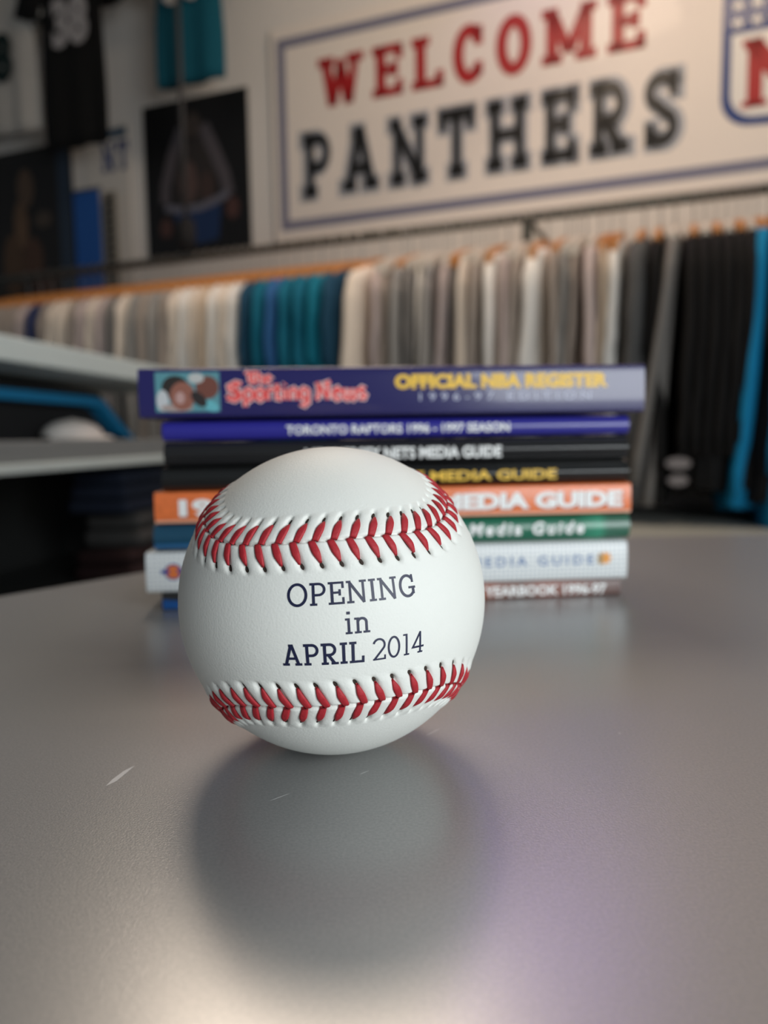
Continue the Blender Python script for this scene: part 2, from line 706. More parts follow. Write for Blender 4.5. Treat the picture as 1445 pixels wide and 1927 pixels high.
st_me = {1: strand_mesh(1), -1: strand_mesh(-1)}
ho_me = hole_mesh()
for k in range(NST):
    for sd in (1, -1):
        f = (k + sd * OFFS) * SUB
        i0 = int(math.floor(f)) % NS
        s0 = Vector(seam[i0])
        t0 = Vector(tang[i0])
        b0 = s0.cross(t0)
        j = Matrix.Rotation(random.uniform(-.06, .06), 3, s0)
        t1, b1 = j @ t0, j @ b0
        M3 = BROT @ Matrix((t1, b1, s0)).transposed()
        pos = BROT @ (s0 * (R + .00022)) + BL
        so = bpy.data.objects.new('stitch', st_me[sd])
        COL.objects.link(so)
        so.parent = ball
        so.matrix_local = Matrix.Translation(pos) @ M3.to_4x4() @ Matrix.Diagonal((1, random.uniform(.95, 1.02), 1, 1))
        # needle hole at the end of the strand
        ang = (HOLE - .2) / (R * 1000)
        dirv = (s0 * math.cos(ang) + b0 * sd * math.sin(ang)).normalized()
        dirv = (dirv + t0 * (DEL * SP / (R * 1000))).normalized()
        yv = (b0 * sd + t0 * DEL * .7 - dirv * (b0 * sd + t0 * DEL * .7).dot(dirv)).normalized()
        xv = yv.cross(dirv)
        ho = bpy.data.objects.new('needle_hole', ho_me)
        COL.objects.link(ho)
        ho.parent = ball
        ho.matrix_local = Matrix.Translation(BROT @ (dirv * (R - .00068)) + BL) @ (BROT @ Matrix((xv, yv, dirv)).transposed()).to_4x4()

# printed lettering on the ball
m_ink = mat('navy_ink', (.010, .014, .052), .45)


def ball_text(txt, cx, cy, height, fit, w, tilt, xs=1.0, ser=.09, gap=.10):
    v2, f2 = text_2d(txt, w, w * .82, ser, gap, maxlen=.12, fit=fit, height=height, xs=xs, space=.40)
    c, s = math.cos(tilt), math.sin(tilt)
    vs = []
    for x, y in v2:
        y -= height / 2
        X = cx + x * c - y * s
        Y = cy + x * s + y * c
        lon, lat = X / R, Y / R
        d = Vector((math.cos(lat) * math.sin(lon), math.sin(lat), math.cos(lat) * math.cos(lon)))
        vs.append(BROT @ (d * (R + .00008)) + BL)
    mesh_obj('printed_lettering', vs, f2, m_ink, ball)


ball_text('OPENING', .0036, .0066, .0045, .0272, .122, -.018)
ball_text('in', .0038, .0006, .0047, None, .112, -.02, xs=1.0)
ball_text('APRIL', -.0036, -.0054, .0045, .0168, .142, -.03)
ball_text('2014', .0124, -.0056, .0046, .0117, .095, .0)

# ------------------------------------------------------------------ book stack
BM = Vector((.00506, .34785, 0))
BYAW = math.radians(4.67)
m_paper = mat('page_edges', (.62, .60, .55), .8, noise=.10, nscale=400)
m_white_ink = mat('white_ink', (.90, .91, .90), .4)
m_gold_ink = mat('yellow_ink', (.82, .50, .03), .4)


def make_book(name, label, x0, x1, z0, t, depth, m, bulge, dyaw=0.0, dy=0.0, round_=.5):
    """book lies flat, spine towards -y; returns root and spine y"""
    cxm = (x0 + x1) / 2
    e = Vector((math.cos(BYAW), math.sin(BYAW), 0))
    nrm_ = Vector((-math.sin(BYAW), math.cos(BYAW), 0))
    root = empty(name, BM + e * cxm + nrm_ * dy + Vector((0, 0, z0)), BYAW + dyaw)
    tag(root, label, 'book', 'books stacked flat behind the baseball')
    L = (x1 - x0) / 2
    r = t / 2 * round_
    prof = [(depth, t), (r, t)]
    for i in range(1, 6):
        an = PI / 2 + (PI / 2) * i / 6
        prof.append((r + r * math.cos(an), t - r + r * math.sin(an)))
    prof.append((0 - bulge, t / 2 + (t / 2 - r) * .5))
    prof.append((0 - bulge, t / 2 - (t / 2 - r) * .5))
    for i in range(1, 6):
        an = PI + (PI / 2) * i / 6
        prof.append((r + r * math.cos(an), r + r * math.sin(an)))
    prof += [(r, 0), (depth, 0)]
    th = .0005
    inner = [(depth, th), (r, th), (th * 2, r + th * .2), (th * 2, t - r - th * .2), (r, t - th), (depth, t - th)]
    poly = prof + inner
    n = len(poly)
    vs = [(-L, y, z) for y, z in poly] + [(L, y, z) for y, z in poly]
    fs = [(i, (i + 1) % n, n + (i + 1) % n, n + i) for i in range(n)]
    fs = [f[::-1] for f in fs]
    bm = bmesh.new()
    bv = [bm.verts.new(v) for v in vs]
    for f in fs:
        bm.faces.new([bv[i] for i in f])
    c1 = bm.faces.new([bv[i] for i in range(n)])
    c2 = bm.faces.new([bv[n + i] for i in range(n)][::-1])
    bmesh.ops.triangulate(bm, faces=[c1, c2], ngon_method='EAR_CLIP')
    bmesh.ops.recalc_face_normals(bm, faces=list(bm.faces))
    cov = bm_obj('cover', bm, m, root)
    for p in cov.data.polygons:
        p.use_smooth = abs(p.normal.x) < .5
    try:
        cov.data.set_sharp_from_angle(angle=math.radians(40))
    except Exception:
        pass
    box('page_block', -L + .0005, L - .0005, max(r * .95, th * 2.2), depth - .001, th * 1.05, t - th * 1.05, m_paper, root)
    return root, -bulge


def spine_print(root, name, v2, f2, x, z, y, m, lift=.00012, parent=None):
    vs = [(p[0] + x, y - lift, p[1] + z) for p in v2]
    return mesh_obj(name, vs, f2, m, parent or root)


def gloss(name, col, rough=.28, coat=.3, noise=.04, nscale=60):
    return mat(name, col, rough, noise=noise, nscale=nscale, coat=coat)


def grid_mat():
    m = mat('white_grid_cover', (.78, .81, .81), .35)
    nt = m.node_tree
    b = nt.nodes['Principled BSDF']
    tc = nt.nodes.new('ShaderNodeTexCoord')
    br = nt.nodes.new('ShaderNodeTexBrick')
    mp = nt.nodes.new('ShaderNodeMapping')
    mp.inputs['Rotation'].default_value = (PI / 2, 0, 0)
    nt.links.new(tc.outputs['Object'], mp.inputs['Vector'])
    nt.links.new(mp.outputs['Vector'], br.inputs['Vector'])
    br.offset = 0
    br.inputs['Scale'].default_value = 1
    br.inputs['Brick Width'].default_value = .0021
    br.inputs['Row Height'].default_value = .0021
    br.inputs['Mortar Size'].default_value = .00022
    br.inputs['Color1'].default_value = (.90, .92, .91, 1)
    br.inputs['Color2'].default_value = (.88, .90, .89, 1)
    br.inputs['Mortar'].default_value = (.50, .56, .60, 1)
    nt.links.new(br.outputs['Color'], b.inputs['Base Color'])
    return m


def ramp_mat(name, stops, axis='X', scale=1.0, rough=.35, coat=.2, noise_amt=0.0):
    m = mat(name, (1, 1, 1), rough, coat=coat)
    nt = m.node_tree
    b = nt.nodes['Principled BSDF']
    tc = nt.nodes.new('ShaderNodeTexCoord')
    sep = nt.nodes.new('ShaderNodeSeparateXYZ')
    nt.links.new(tc.outputs['Object'], sep.inputs['Vector'])
    mr = nt.nodes.new('ShaderNodeMapRange')
    mr.inputs['From Min'].default_value = -scale
    mr.inputs['From Max'].default_value = scale
    nt.links.new(sep.outputs[axis], mr.inputs['Value'])
    rp = nt.nodes.new('ShaderNodeValToRGB')
    els = rp.color_ramp.elements
    els[0].position, els[0].color = stops[0][0], (*stops[0][1], 1)
    els[1].position, els[1].color = stops[-1][0], (*stops[-1][1], 1)
    for p, c in stops[1:-1]:
        e = els.new(p)
        e.color = (*c, 1)
    nt.links.new(mr.outputs['Result'], rp.inputs['Fac'])
    if noise_amt:
        nz_ = nt.nodes.new('ShaderNodeTexNoise')
        nz_.inputs['Scale'].default_value = 170
        nz_.inputs['Detail'].default_value = 5
        nt.links.new(tc.outputs['Object'], nz_.inputs['Vector'])
        ad = nt.nodes.new('ShaderNodeMath')
        ad.operation = 'MULTIPLY_ADD'
        ad.inputs[1].default_value = noise_amt
        nt.links.new(nz_.outputs['Fac'], ad.inputs[0])
        nt.links.new(mr.outputs['Result'], ad.inputs[2])
        nt.links.new(ad.outputs['Value'], rp.inputs['Fac'])
    nt.links.new(rp.outputs['Color'], b.inputs['Base Color'])
    return m


mm = .001
# bottom book: dark, blue and brown spine
m_bot = ramp_mat('dark_to_brown_cover', [(0, (.022, .022, .022)), (.45, (.022, .02, .02)), (.62, (.05, .03, .025)), (.72, (.30, .09, .05)), (.80, (.16, .08, .06)), (.86, (.28, .10, .07)), (1, (.13, .07, .06))], 'X', .106, .4, .15, .06)
b8, y8 = make_book('sports_guide_book', 'thin dark book with brown right end at the bottom of the stack', -105.5 * mm, 105.7 * mm, 0.0, 7.9 * mm, .128, m_bot, .0002, dyaw=math.radians(-.0), round_=.3)
m_blue_tri = mat('blue_ink', (.010, .085, .30), .4)
v, f = poly2d([(-105.3 * mm, .0006), (-70 * mm, .0006), (-70 * mm, .0012), (-105.3 * mm, .0050)])
spine_print(b8, 'blue_wedge', v, f, 0, 0, y8, m_blue_tri)
v, f = bfont_2d('YEARBOOK 1996-97', 58 * mm, 4.9 * mm, .035)
spine_print(b8, 'spine_lettering', v, f, 70.0 * mm, 1.3 * mm, y8, m_white_ink)

# white book with grid
m_grid = grid_mat()
b7, y7 = make_book('sports_guide_book', 'white book with grid pattern and orange and blue round emblem', -111.8 * mm, 108.3 * mm, 8.0 * mm, 18.2 * mm, .130, m_grid, .0004, dyaw=math.radians(-.25), dy=-.001, round_=.25)
m_org = mat('orange_ink', (.78, .20, .05), .4)
m_bl2 = mat('royal_blue_ink', (.04, .07, .32), .4)
m_bl3 = mat('faded_blue_ink', (.10, .20, .42), .4)
em = spine_print(b7, 'round_emblem', *poly2d(ellipse(-98 * mm, 9.6 * mm, 3.5 * mm, 3.3 * mm)), 0, 0, y7, m_org)
spine_print(b7, 'emblem_band', *poly2d([(-103.5 * mm, 8.9 * mm), (-90 * mm, 8.9 * mm), (-90 * mm, 10.5 * mm), (-103.5 * mm, 10.5 * mm)]), 0, 0, y7, m_bl2, .00018, em)
spine_print(b7, 'emblem_ring', *stroke_quads(ellipse(-98 * mm, 9.6 * mm, 3.6 * mm, 3.4 * mm) + ['closed'], .0007, .01), 0, 0, y7, m_bl2, .0002, em)
spine_print(b7, 'emblem_centre', *poly2d(ellipse(-98 * mm, 9.6 * mm, 1.9 * mm, 1.0 * mm)), 0, 0, y7, m_org, .00022, em)
v, f = bfont_2d('MEDIA GUIDE', 58 * mm, 4.6 * mm, .012, spacing=1.45)
spine_print(b7, 'spine_lettering', v, f, 65.0 * mm, 7.6 * mm, y7, m_bl3)
star = []
for i in range(14):
    rr = (3.4 if i % 2 == 0 else 2.0) * mm
    star.append((99.6 * mm + rr * math.cos(2 * PI * i / 14), 10.2 * mm + rr * math.sin(2 * PI * i / 14)))
m_gold2 = mat('orange_gold_ink', (.85, .34, .04), .4)
spine_print(b7, 'orange_burst', *poly2d(star), 0, 0, y7, m_gold2)
spine_print(b7, 'burst_shade', *poly2d(ellipse(97.2 * mm, 10.0 * mm, 1.3 * mm, 2.8 * mm)), 0, 0, y7, mat('brown_gold_ink', (.42, .26, .10), .4), .0002)

# teal and green book
m_grn = ramp_mat('teal_to_green_cover', [(0, (.013, .075, .14)), (.18, (.010, .065, .115)), (.5, (.010, .10, .10)), (.68, (.012, .15, .085)), (.88, (.014, .15, .085)), (.93, (.04, .30, .18)), (.95, (.035, .14, .09)), (1, (.035, .14, .09))], 'X', .110, .3, .35)
b6, y6 = make_book('sports_guide_book', 'teal and green book with white spaced lettering', -108 * mm, 110.5 * mm, 26.6 * mm, 12.0 * mm, .131, m_grn, .0008, dyaw=math.radians(.1), dy=.001, round_=.7)
v, f = bfont_2d('Media Guide', 54 * mm, 6.2 * mm, .035, shear=.15, spacing=1.35)
spine_print(b6, 'spine_lettering', v, f, 60 * mm, 3.2 * mm, y6, m_white_ink)
spine_print(b6, 'blue_border', *poly2d([(-109 * mm, .0016), (-108.6 * mm, .0016), (-60 * mm, .0016), (-60 * mm, .0034), (-109 * mm, .0034)][2:] + [(-109 * mm, .0016)]), 0, 0, y6, mat('mid_blue_ink', (.02, .12, .28), .4))

# orange book
m_orange = mat('orange_leather_print', (.80, .185, .050), .35, noise=.28, nscale=420, coat=.25)
b5, y5 = make_book('sports_guide_book', 'bright orange book with bold white lettering', -107 * mm, 110.2 * mm, 39.0 * mm, 14.0 * mm, .129, m_orange, .0004, dyaw=math.radians(-.15), round_=.2)
m_outline = mat('dark_outline_ink', (.35, .08, .03), .5)
for txt, cxp, wd in (('1996-97', -70, 56), ('MEDIA GUIDE', 61.5, 86)):
    v, f = bfont_2d(txt, wd * mm, 8.2 * mm, .055)
    spine_print(b5, 'lettering_outline', v, f, (cxp + .5) * mm, 2.6 * mm, y5, m_outline)
    v, f = bfont_2d(txt, wd * mm, 8.0 * mm, .055)
    spine_print(b5, 'spine_lettering', v, f, cxp * mm, 3.1 * mm, y5, m_white_ink, .0002)
spine_print(b5, 'pale_border', *poly2d([(-108.4 * mm, .0005), (108.4 * mm, .0005), (108.4 * mm, .0016), (-108.4 * mm, .0016)]), 0, 0, y5, mat('peach_ink', (.80, .42, .28), .4), .00008)

# two black books
m_blk = gloss('black_glossy_cover', (.012, .0125, .0125), .22, .5)
m_blk2 = gloss('black_satin_cover', (.014, .014, .015), .24, .5)
b4, y4 = make_book('sports_guide_book', 'black book with yellow lettering on top of the orange one', -103.5 * mm, 109.6 * mm, 53.2 * mm, 10.8 * mm, .131, m_blk, .0010, dyaw=math.radians(.2), dy=.001, round_=.9)
v, f = bfont_2d('1996-97 MEDIA GUIDE', 92 * mm, 4.8 * mm, .03)
spine_print(b4, 'spine_lettering', v, f, 26 * mm, 2.4 * mm, y4, m_gold_ink, .0003)
b3, y3 = make_book('sports_guide_book', 'black book with white lettering under the thin blue one', -101.9 * mm, 108.7 * mm, 64.2 * mm, 11.0 * mm, .130, m_blk2, .0010, dyaw=math.radians(.1), round_=.9)
v, f = bfont_2d('NEW JERSEY NETS MEDIA GUIDE', 89 * mm, 5.4 * mm, .03)
spine_print(b3, 'spine_lettering', v, f, 1.0 * mm, 2.0 * mm, y3, m_white_ink, .0003)
# thin blue book
m_blu = gloss('violet_blue_cover', (.028, .026, .27), .26, .35)
b2, y2 = make_book('sports_guide_book', 'thin violet-blue book with white lettering, second from the top', -102.4 * mm, 109.2 * mm, 75.6 * mm, 8.6 * mm, .130, m_blu, .0007, dyaw=math.radians(-.1), dy=.001, round_=.7)
v, f = bfont_2d('TORONTO RAPTORS 1996 - 1997 SEASON', 101 * mm, 4.2 * mm, .02)
spine_print(b2, 'spine_lettering', v, f, -1.0 * mm, 2.1 * mm, y2, m_white_ink, .0003)
# thick navy book on top
m_navy = gloss('navy_blue_cover', (.020, .018, .105), .20, .3)
b1, y1 = make_book('sports_guide_book', 'thick navy blue book lying on top of the stack', -111 * mm, 114.6 * mm, 85.6 * mm, 21.4 * mm, .150, m_navy, .0004, dyaw=math.radians(-.1), dy=-.003, round_=.15)
cx1 = 1.8 * mm
v, f = bfont_2d('OFFICIAL NBA REGISTER', 97 * mm, 6.8 * mm, .06)
spine_print(b1, 'title_lettering', v, f, 48 * mm - .001, 11.4 * mm, y1, m_gold_ink)
m_pale = mat('pale_blue_ink', (.50, .52, .66), .4)
v, f = bfont_2d('1996-97 EDITION', 78 * mm, 3.6 * mm, .0, spacing=1.6)
spine_print(b1, 'edition_lettering', v, f, 48.5 * mm, 6.2 * mm, y1, m_pale)
# small printed photograph on the spine
ph = spine_print(b1, 'spine_photograph', *poly2d([(-105.5 * mm, 2.6 * mm), (-78 * mm, 2.6 * mm), (-78 * mm, 19.6 * mm), (-105.5 * mm, 19.6 * mm)]), 0, 0, y1, mat('photo_teal', (.09, .26, .30), .4))
for nm, e, c in (('photo_pale_patch', ellipse(-102.5 * mm, 7.5 * mm, 2.6 * mm, 4.6 * mm), (.50, .52, .54)),
                 ('photo_hair', ellipse(-97 * mm, 13.0 * mm, 5.8 * mm, 5.2 * mm), (.020, .016, .014)),
                 ('photo_face', ellipse(-94.0 * mm, 9.4 * mm, 5.4 * mm, 6.2 * mm), (.26, .10, .07)),
                 ('photo_shirt', ellipse(-96.5 * mm, 4.4 * mm, 7 * mm, 1.7 * mm), (.36, .28, .26)),
                 ('photo_second_hair', ellipse(-88 * mm, 17 * mm, 3.4 * mm, 2.2 * mm), (.45, .46, .45)),
                 ('photo_second_face', ellipse(-83.3 * mm, 13.0 * mm, 5.0 * mm, 5.0 * mm), (.15, .05, .035)),
                 ('photo_second_shade', ellipse(-87 * mm, 8.0 * mm, 4.2 * mm, 2.4 * mm, rot=-.8), (.02, .015, .015)),
                 ('photo_cheek', ellipse(-95 * mm, 8.6 * mm, 2.0 * mm, 2.6 * mm), (.45, .28, .26)),
                 ('photo_shirt_light', ellipse(-82 * mm, 5.0 * mm, 3.6 * mm, 2.2 * mm, rot=-.5), (.12, .42, .48))):
    spine_print(b1, nm, *poly2d(e), 0, 0, y1, mat(nm, c, .4), .00018 + .00002 * random.random(), ph)

# blackletter-like masthead
BLK = {
    'T': (.75, [[(.0, .78), (.12, .95), (.4, .86), (.72, 1.0)], [(.4, .88), (.22, .55), (.28, .15), (.5, .0), (.74, .18)], [(.5, .85), (.52, .15)]]),
    'h': (.55, [[(.08, 1.0), (.08, .02)], [(.08, .5), (.3, .64), (.44, .5), (.44, .1), (.34, -.12)]]),
    'e': (.5, [[(.08, .5), (.08, .14), (.24, .0), (.44, .12)], [(.08, .5), (.26, .64), (.42, .46), (.1, .32)]]),
    'S': (.78, [[(.72, .9), (.45, 1.0), (.12, .8), (.16, .58), (.62, .44), (.66, .18), (.36, 0), (.02, .14)], [(.02, .14), (.2, .3)], [(.45, .95), (.42, .05)]]),
    'p': (.55, [[(.1, .64), (.1, -.34)], [(.1, .54), (.3, .64), (.46, .48), (.46, .14), (.28, .0), (.1, .1)]]),
    'o': (.53, [[(.1, .5), (.1, .12), (.27, 0), (.44, .14), (.44, .5), (.27, .64), (.1, .5)]]),
    'r': (.42, [[(.1, .62), (.1, .0)], [(.1, .48), (.24, .62), (.4, .54)]]),
    't': (.4, [[(.14, .9), (.14, .1), (.36, .04)], [(.02, .62), (.36, .62)]]),
    'i': (.26, [[(.12, .62), (.12, .02)], [(.1, .84), (.16, .9)]]),
    'n': (.55, [[(.1, .62), (.1, .0)], [(.1, .5), (.3, .63), (.44, .5), (.44, .0)]]),
    'g': (.55, [[(.44, .6), (.44, -.14), (.26, -.32), (.06, -.22)], [(.44, .54), (.24, .64), (.1, .5), (.1, .16), (.26, .02), (.44, .14)]]),
    'N': (.85, [[(.12, .96), (.2, .7), (.16, .1), (.04, .02)], [(.16, .92), (.62, .08)], [(.62, .0), (.66, .7), (.54, .9), (.78, 1.0)]]),
    'w': (.75, [[(.08, .62), (.1, .1), (.24, .0), (.38, .12), (.38, .6)], [(.38, .12), (.54, .0), (.66, .14), (.66, .6)]]),
    's': (.45, [[(.38, .56), (.22, .64), (.08, .5), (.38, .22), (.3, .04), (.06, .06)]]),
    ' ': (.22, []),
}


def blackletter(txt, height, fit, wd):
    vs, fs = [], []
    x = 0
    for ch in txt:
        W, S = BLK[ch]
        for pts in S:
            vv, ff = stroke_quads([(p[0] + x, p[1]) for p in pts], wd, .2)
            o = len(vs)
            vs += vv
            fs += [tuple(i + o for i in q_) for q_ in ff]
        x += W
    k = fit / x
    return [((p[0] - x / 2) * k, p[1] * height) for p in vs], fs


m_mast = mat('masthead_red_ink', (.80, .055, .055), .4)
m_mastw = mat('masthead_white_ink', (.80, .55, .52), .4)
for wd, m_, lift in ((.30, m_mastw, .0001), (.155, m_mast, .0002)):
    v, f = blackletter('Sporting News', 7.8 * mm, 61 * mm, wd)
    spine_print(b1, 'masthead_lettering', v, f, -44.5 * mm, 7.2 * mm, y1, m_, lift)
    v, f = blackletter('The', 5.0 * mm, 11.5 * mm, wd)
    spine_print(b1, 'masthead_lettering', v, f, -61.0 * mm, 14.6 * mm, y1, m_, lift)

# ------------------------------------------------------------------ shelf unit on the left
m_shelf = mat('grey_green_shelf', (.57, .64, .625), .5, noise=.04, nscale=20)
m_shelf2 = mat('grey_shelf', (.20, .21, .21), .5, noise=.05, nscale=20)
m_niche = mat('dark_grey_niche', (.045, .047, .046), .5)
sh_dir = Vector((.14, 1.0, 0)).normalized()
sh_rot = math.atan2(sh_dir.y, sh_dir.x) - PI / 2
SH0 = Vector((-.4993, 1.0, 0))
shelf = empty('display_shelf', Vector((SH0.x, SH0.y, FLOOR_Z)), sh_rot)   # local y runs into depth, -x to the left
tag(shelf, 'low grey display shelf unit with two boards left of the books', 'shelf')
zf = -FLOOR_Z
box('upper_board', -.40, 0, -.55, .78, zf + .183, zf + .2174, m_shelf, shelf, .003)
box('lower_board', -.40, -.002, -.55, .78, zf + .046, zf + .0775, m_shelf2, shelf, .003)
box('board_lip', -.03, .004, -.55, .78, zf + .033, zf + .0465, m_shelf, shelf, .002)
for px_, py_ in ((-.39, -.54), (-.39, .755), (-.03, .76)):
    box('post', px_, px_ + .022, py_, py_ + .018, 0, zf + .183, m_niche, shelf)
box('added_back_panel', -.38, -.36, -.55, .78, 0, zf + .045, m_niche, shelf)  # dark panel added behind the niche to keep it dark
box('added_end_panel', -.38, -.012, .755, .775, 0, zf + .045, m_niche, shelf)  # far end closed by another added panel, also to darken the niche
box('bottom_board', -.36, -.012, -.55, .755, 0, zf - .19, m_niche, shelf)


def local_on(root_loc, rz, x, y, z):
    c, s = math.cos(rz), math.sin(rz)
    return Vector((root_loc.x + x * c - y * s, root_loc.y + x * s + y * c, root_loc.z + z))


# black bag with blue edging, arched side facing the aisle
m_bag = mat('black_fabric', (.008, .008, .009), .85, noise=.2, nscale=80, bump=.0006, bscale=300)
m_bagb = mat('bright_blue_trim', (.006, .22, .46), .6, noise=.1, nscale=60)
SHL = Vector((SH0.x, SH0.y, 0))
bag = empty('sports_bag', local_on(SHL, sh_rot, -.13, .10, .0775), sh_rot)
tag(bag, 'black fabric bag with bright blue edging lying on the lower shelf board', 'bag')
top = []
for i in range(25):
    t = i / 24
    y = -.50 + t * 1.0
    if y < .37:
        z = .082 - .004 * abs(y + .2)
    else:
        z = .080 * max(0, 1 - ((y - .37) / .13)) ** 1.0
    top.append((y, max(z, .004)))


def arch_band(off0, off1, x0, x1):
    vs, fs = [], []
    for i, (y, z) in enumerate(top):
        a = top[max(i - 1, 0)]
        c = top[min(i + 1, len(top) - 1)]
        d = Vector((c[0] - a[0], c[1] - a[1])).normalized()
        nn = (-d.y, d.x)
        for o_ in (off0, off1):
            for xx in (x0, x1):
                vs.append((xx, y + nn[0] * o_, max(z + nn[1] * o_, .0005)))
    for i in range(len(top) - 1):
        k = i * 4
        fs += [(k, k + 4, k + 5, k + 1), (k + 2, k + 3, k + 7, k + 6), (k, k + 2, k + 6, k + 4), (k + 1, k + 5, k + 7, k + 3)]
    e = (len(top) - 1) * 4
    fs += [(0, 1, 3, 2), (e, e + 2, e + 3, e + 1)]
    return vs, fs


v, f = arch_band(-.016, 0, -.03, .028)
mesh_obj('blue_edging', v, f, m_bagb, bag)
v, f = arch_band(0.0005, .012, -.20, .020)
o_ = mesh_obj('rim', v, f, m_bag, bag)
vs, fs = [], []
for (y, z) in top:
    zz = max(z - .012, .002)
    for xx in (-.20, -.02, .0):
        vs.append((xx, y, zz if xx < 0 else zz * .9))
    vs.append((.0, y, .0))
    vs.append((-.20, y, .0))
for i in range(len(top) - 1):
    k = i * 5
    for jx in range(5):
        j2 = (jx + 1) % 5
        fs.append((k + jx, k + j2, k + 5 + j2, k + 5 + jx))
mesh_obj('bag_body', vs, fs, m_bag, bag)

# white cap in front of the bag
m_cap = mat('white_cap_fabric', (.74, .70, .66), .7, noise=.05, nscale=60, bump=.0005, bscale=500)
cap = empty('white_cap', local_on(SHL, sh_rot, -.055, .315, .0775), sh_rot)
tag(cap, 'white rounded cap sitting in front of the black bag on the shelf', 'cap')
vs, fs = [], []
nr_, nc_ = 9, 28
for i in range(nr_):
    ph_ = PI / 2 * i / (nr_ - 1)
    for k in range(nc_):
        an = 2 * PI * k / nc_
        vs.append((math.cos(ph_) * .045 * math.cos(an) - .02, math.cos(ph_) * (.064) * math.sin(an), .006 + .029 * math.sin(ph_)))
for i in range(nr_ - 1):
    for k in range(nc_):
        k2 = (k + 1) % nc_
        fs.append((i * nc_ + k, i * nc_ + k2, (i + 1) * nc_ + k2, (i + 1) * nc_ + k))
fs.append(tuple(range(nc_))[::-1])
mesh_obj('crown', vs, fs, m_cap, cap, True)
vs, fs = [], []
for i in range(13):
    an = -PI / 2 + PI * i / 12
    for rr, zz in ((1.0, .006), (1.55, .001), (1.55, .004), (1.0, .010)):
        vs.append((math.cos(an) * .042 * rr - .02, math.sin(an) * .060 * (1 + (rr - 1) * .3), zz))
for i in range(12):
    for j in range(4):
        j2 = (j + 1) % 4
        fs.append((i * 4 + j, i * 4 + j2, (i + 1) * 4 + j2, (i + 1) * 4 + j))
mesh_obj('brim', vs, fs, m_cap, cap, True)
bm = bmesh.new()
bmesh.ops.create_uvsphere(bm, u_segments=10, v_segments=6, radius=.006)
for v_ in bm.verts:
    v_.co = v_.co + Vector((-.02, 0, .031))
bm_obj('cap_button', bm, m_cap, cap, True)

# folded garments on the bottom board of the shelf
m_navycloth = mat('navy_cloth', (.006, .012, .030), .85, noise=.2, nscale=40, bump=.001, bscale=60)
m_greycloth = mat('grey_cloth', (.06, .058, .056), .85, noise=.2, nscale=40, bump=.001, bscale=60)
m_redcloth = mat('maroon_cloth', (.022, .006, .006), .85, noise=.2, nscale=40, bump=.001, bscale=60)


def folded(name, label, loc, rz, sx, sy, sz, m, layers=3):
    root = empty(name, loc, rz)
    tag(root, label, 'clothing', 'folded garments in the lower shelf')
    h_ = sz / layers
    for i in range(layers):
        bm = box_bm(-sx / 2 + .004 * i, sx / 2 - .003 * i, -sy / 2 + .003 * i, sy / 2 - .004 * i, h_ * i, h_ * (i + .96), h_ * .42, 3)
        bm_obj('fold', bm, m, root, True)


folded('folded_shirt', 'maroon folded shirt lowest in the dark shelf niche', local_on(SHL, sh_rot, -.09, .53, -.19), sh_rot, .12, .22, .06, m_redcloth, 2)
folded('folded_shirt', 'grey folded shirt in the middle of the small pile in the niche', local_on(SHL, sh_rot, -.09, .55, -.13), sh_rot, .12, .18, .07, m_greycloth, 2)
folded('folded_shirt', 'navy folded shirt on top of the small pile in the niche', local_on(SHL, sh_rot, -.09, .53, -.06), sh_rot, .12, .24, .08, m_navycloth, 3)

# ------------------------------------------------------------------ sign on the wall
m_sign = mat('cream_sign_board', (.80, .73, .66), .38, noise=.02, nscale=5, coat=.1)
m_border = mat('blue_grey_border', (.20, .20, .27), .35, coat=.3)
m_sred = mat('sign_red', (.38, .010, .012), .45, coat=.05)
m_sblk = mat('sign_black', (.012, .012, .012), .35, coat=.3)
m_sgrey = mat('sign_grey_outline', (.36, .38, .42), .4, coat=.3)
m_snavy = mat('sign_navy', (.025, .055, .20), .35, coat=.3)
m_swhite = mat('sign_white', (.78, .75, .70), .35, coat=.3)
SIGN_N = -.27
sign = empty('welcome_sign', W3(.55, SIGN_N, .72), WROT)
tag(sign, 'long cream banner sign reading welcome panthers with blue-grey border', 'sign')
su, sz0 = .55, .72


def SB(name, u0, u1, z0, z1, m, y0=-.0105, y1=-.0096):
    return box(name, u0 - su, u1 - su, y0, y1, z0 - sz0, z1 - sz0, m, sign)


box('board', -.475 - su, 1.66 - su, -.0095, .004, 0, 1.385 - sz0, m_sign, sign, .002)
bw = .030
u0, u1, z0, z1 = -.452, 1.63, .752, 1.348
SB('border_strip', u0, u1, z0, z0 + bw, m_border)
SB('border_strip', u0, u1, z1 - bw, z1, m_border)
SB('border_strip', u0, u0 + bw, z0 + bw, z1 - bw, m_border)
SB('border_strip', u1 - bw, u1, z0 + bw, z1 - bw, m_border)


def sign_text(name, txt, uc, z, fit, height, w, h, s, gap, m, lift, grow=0.0, parent=None):
    v2, f2 = text_2d(txt, w, h, s, gap, maxlen=.5, fit=fit, height=height, grow=grow)
    vs = [(p[0] + uc - su, -.0100 - lift, p[1] + z - sz0) for p in v2]
    return mesh_obj(name, vs, f2, m, parent or sign)


sign_text('welcome_lettering', 'WELCOME', .187, 1.112, .985, .150, .235, .175, .085, .20, m_sred, .0008)
sign_text('lettering_outline', 'PANTHERS', .202, .845, 1.15, .196, .20, .17, .09, .26, m_sgrey, .0004, grow=.055)
sign_text('panthers_lettering', 'PANTHERS', .202, .847, 1.13, .193, .19, .16, .08, .30, m_sblk, .0008)
# shield emblem
shc = 1.155


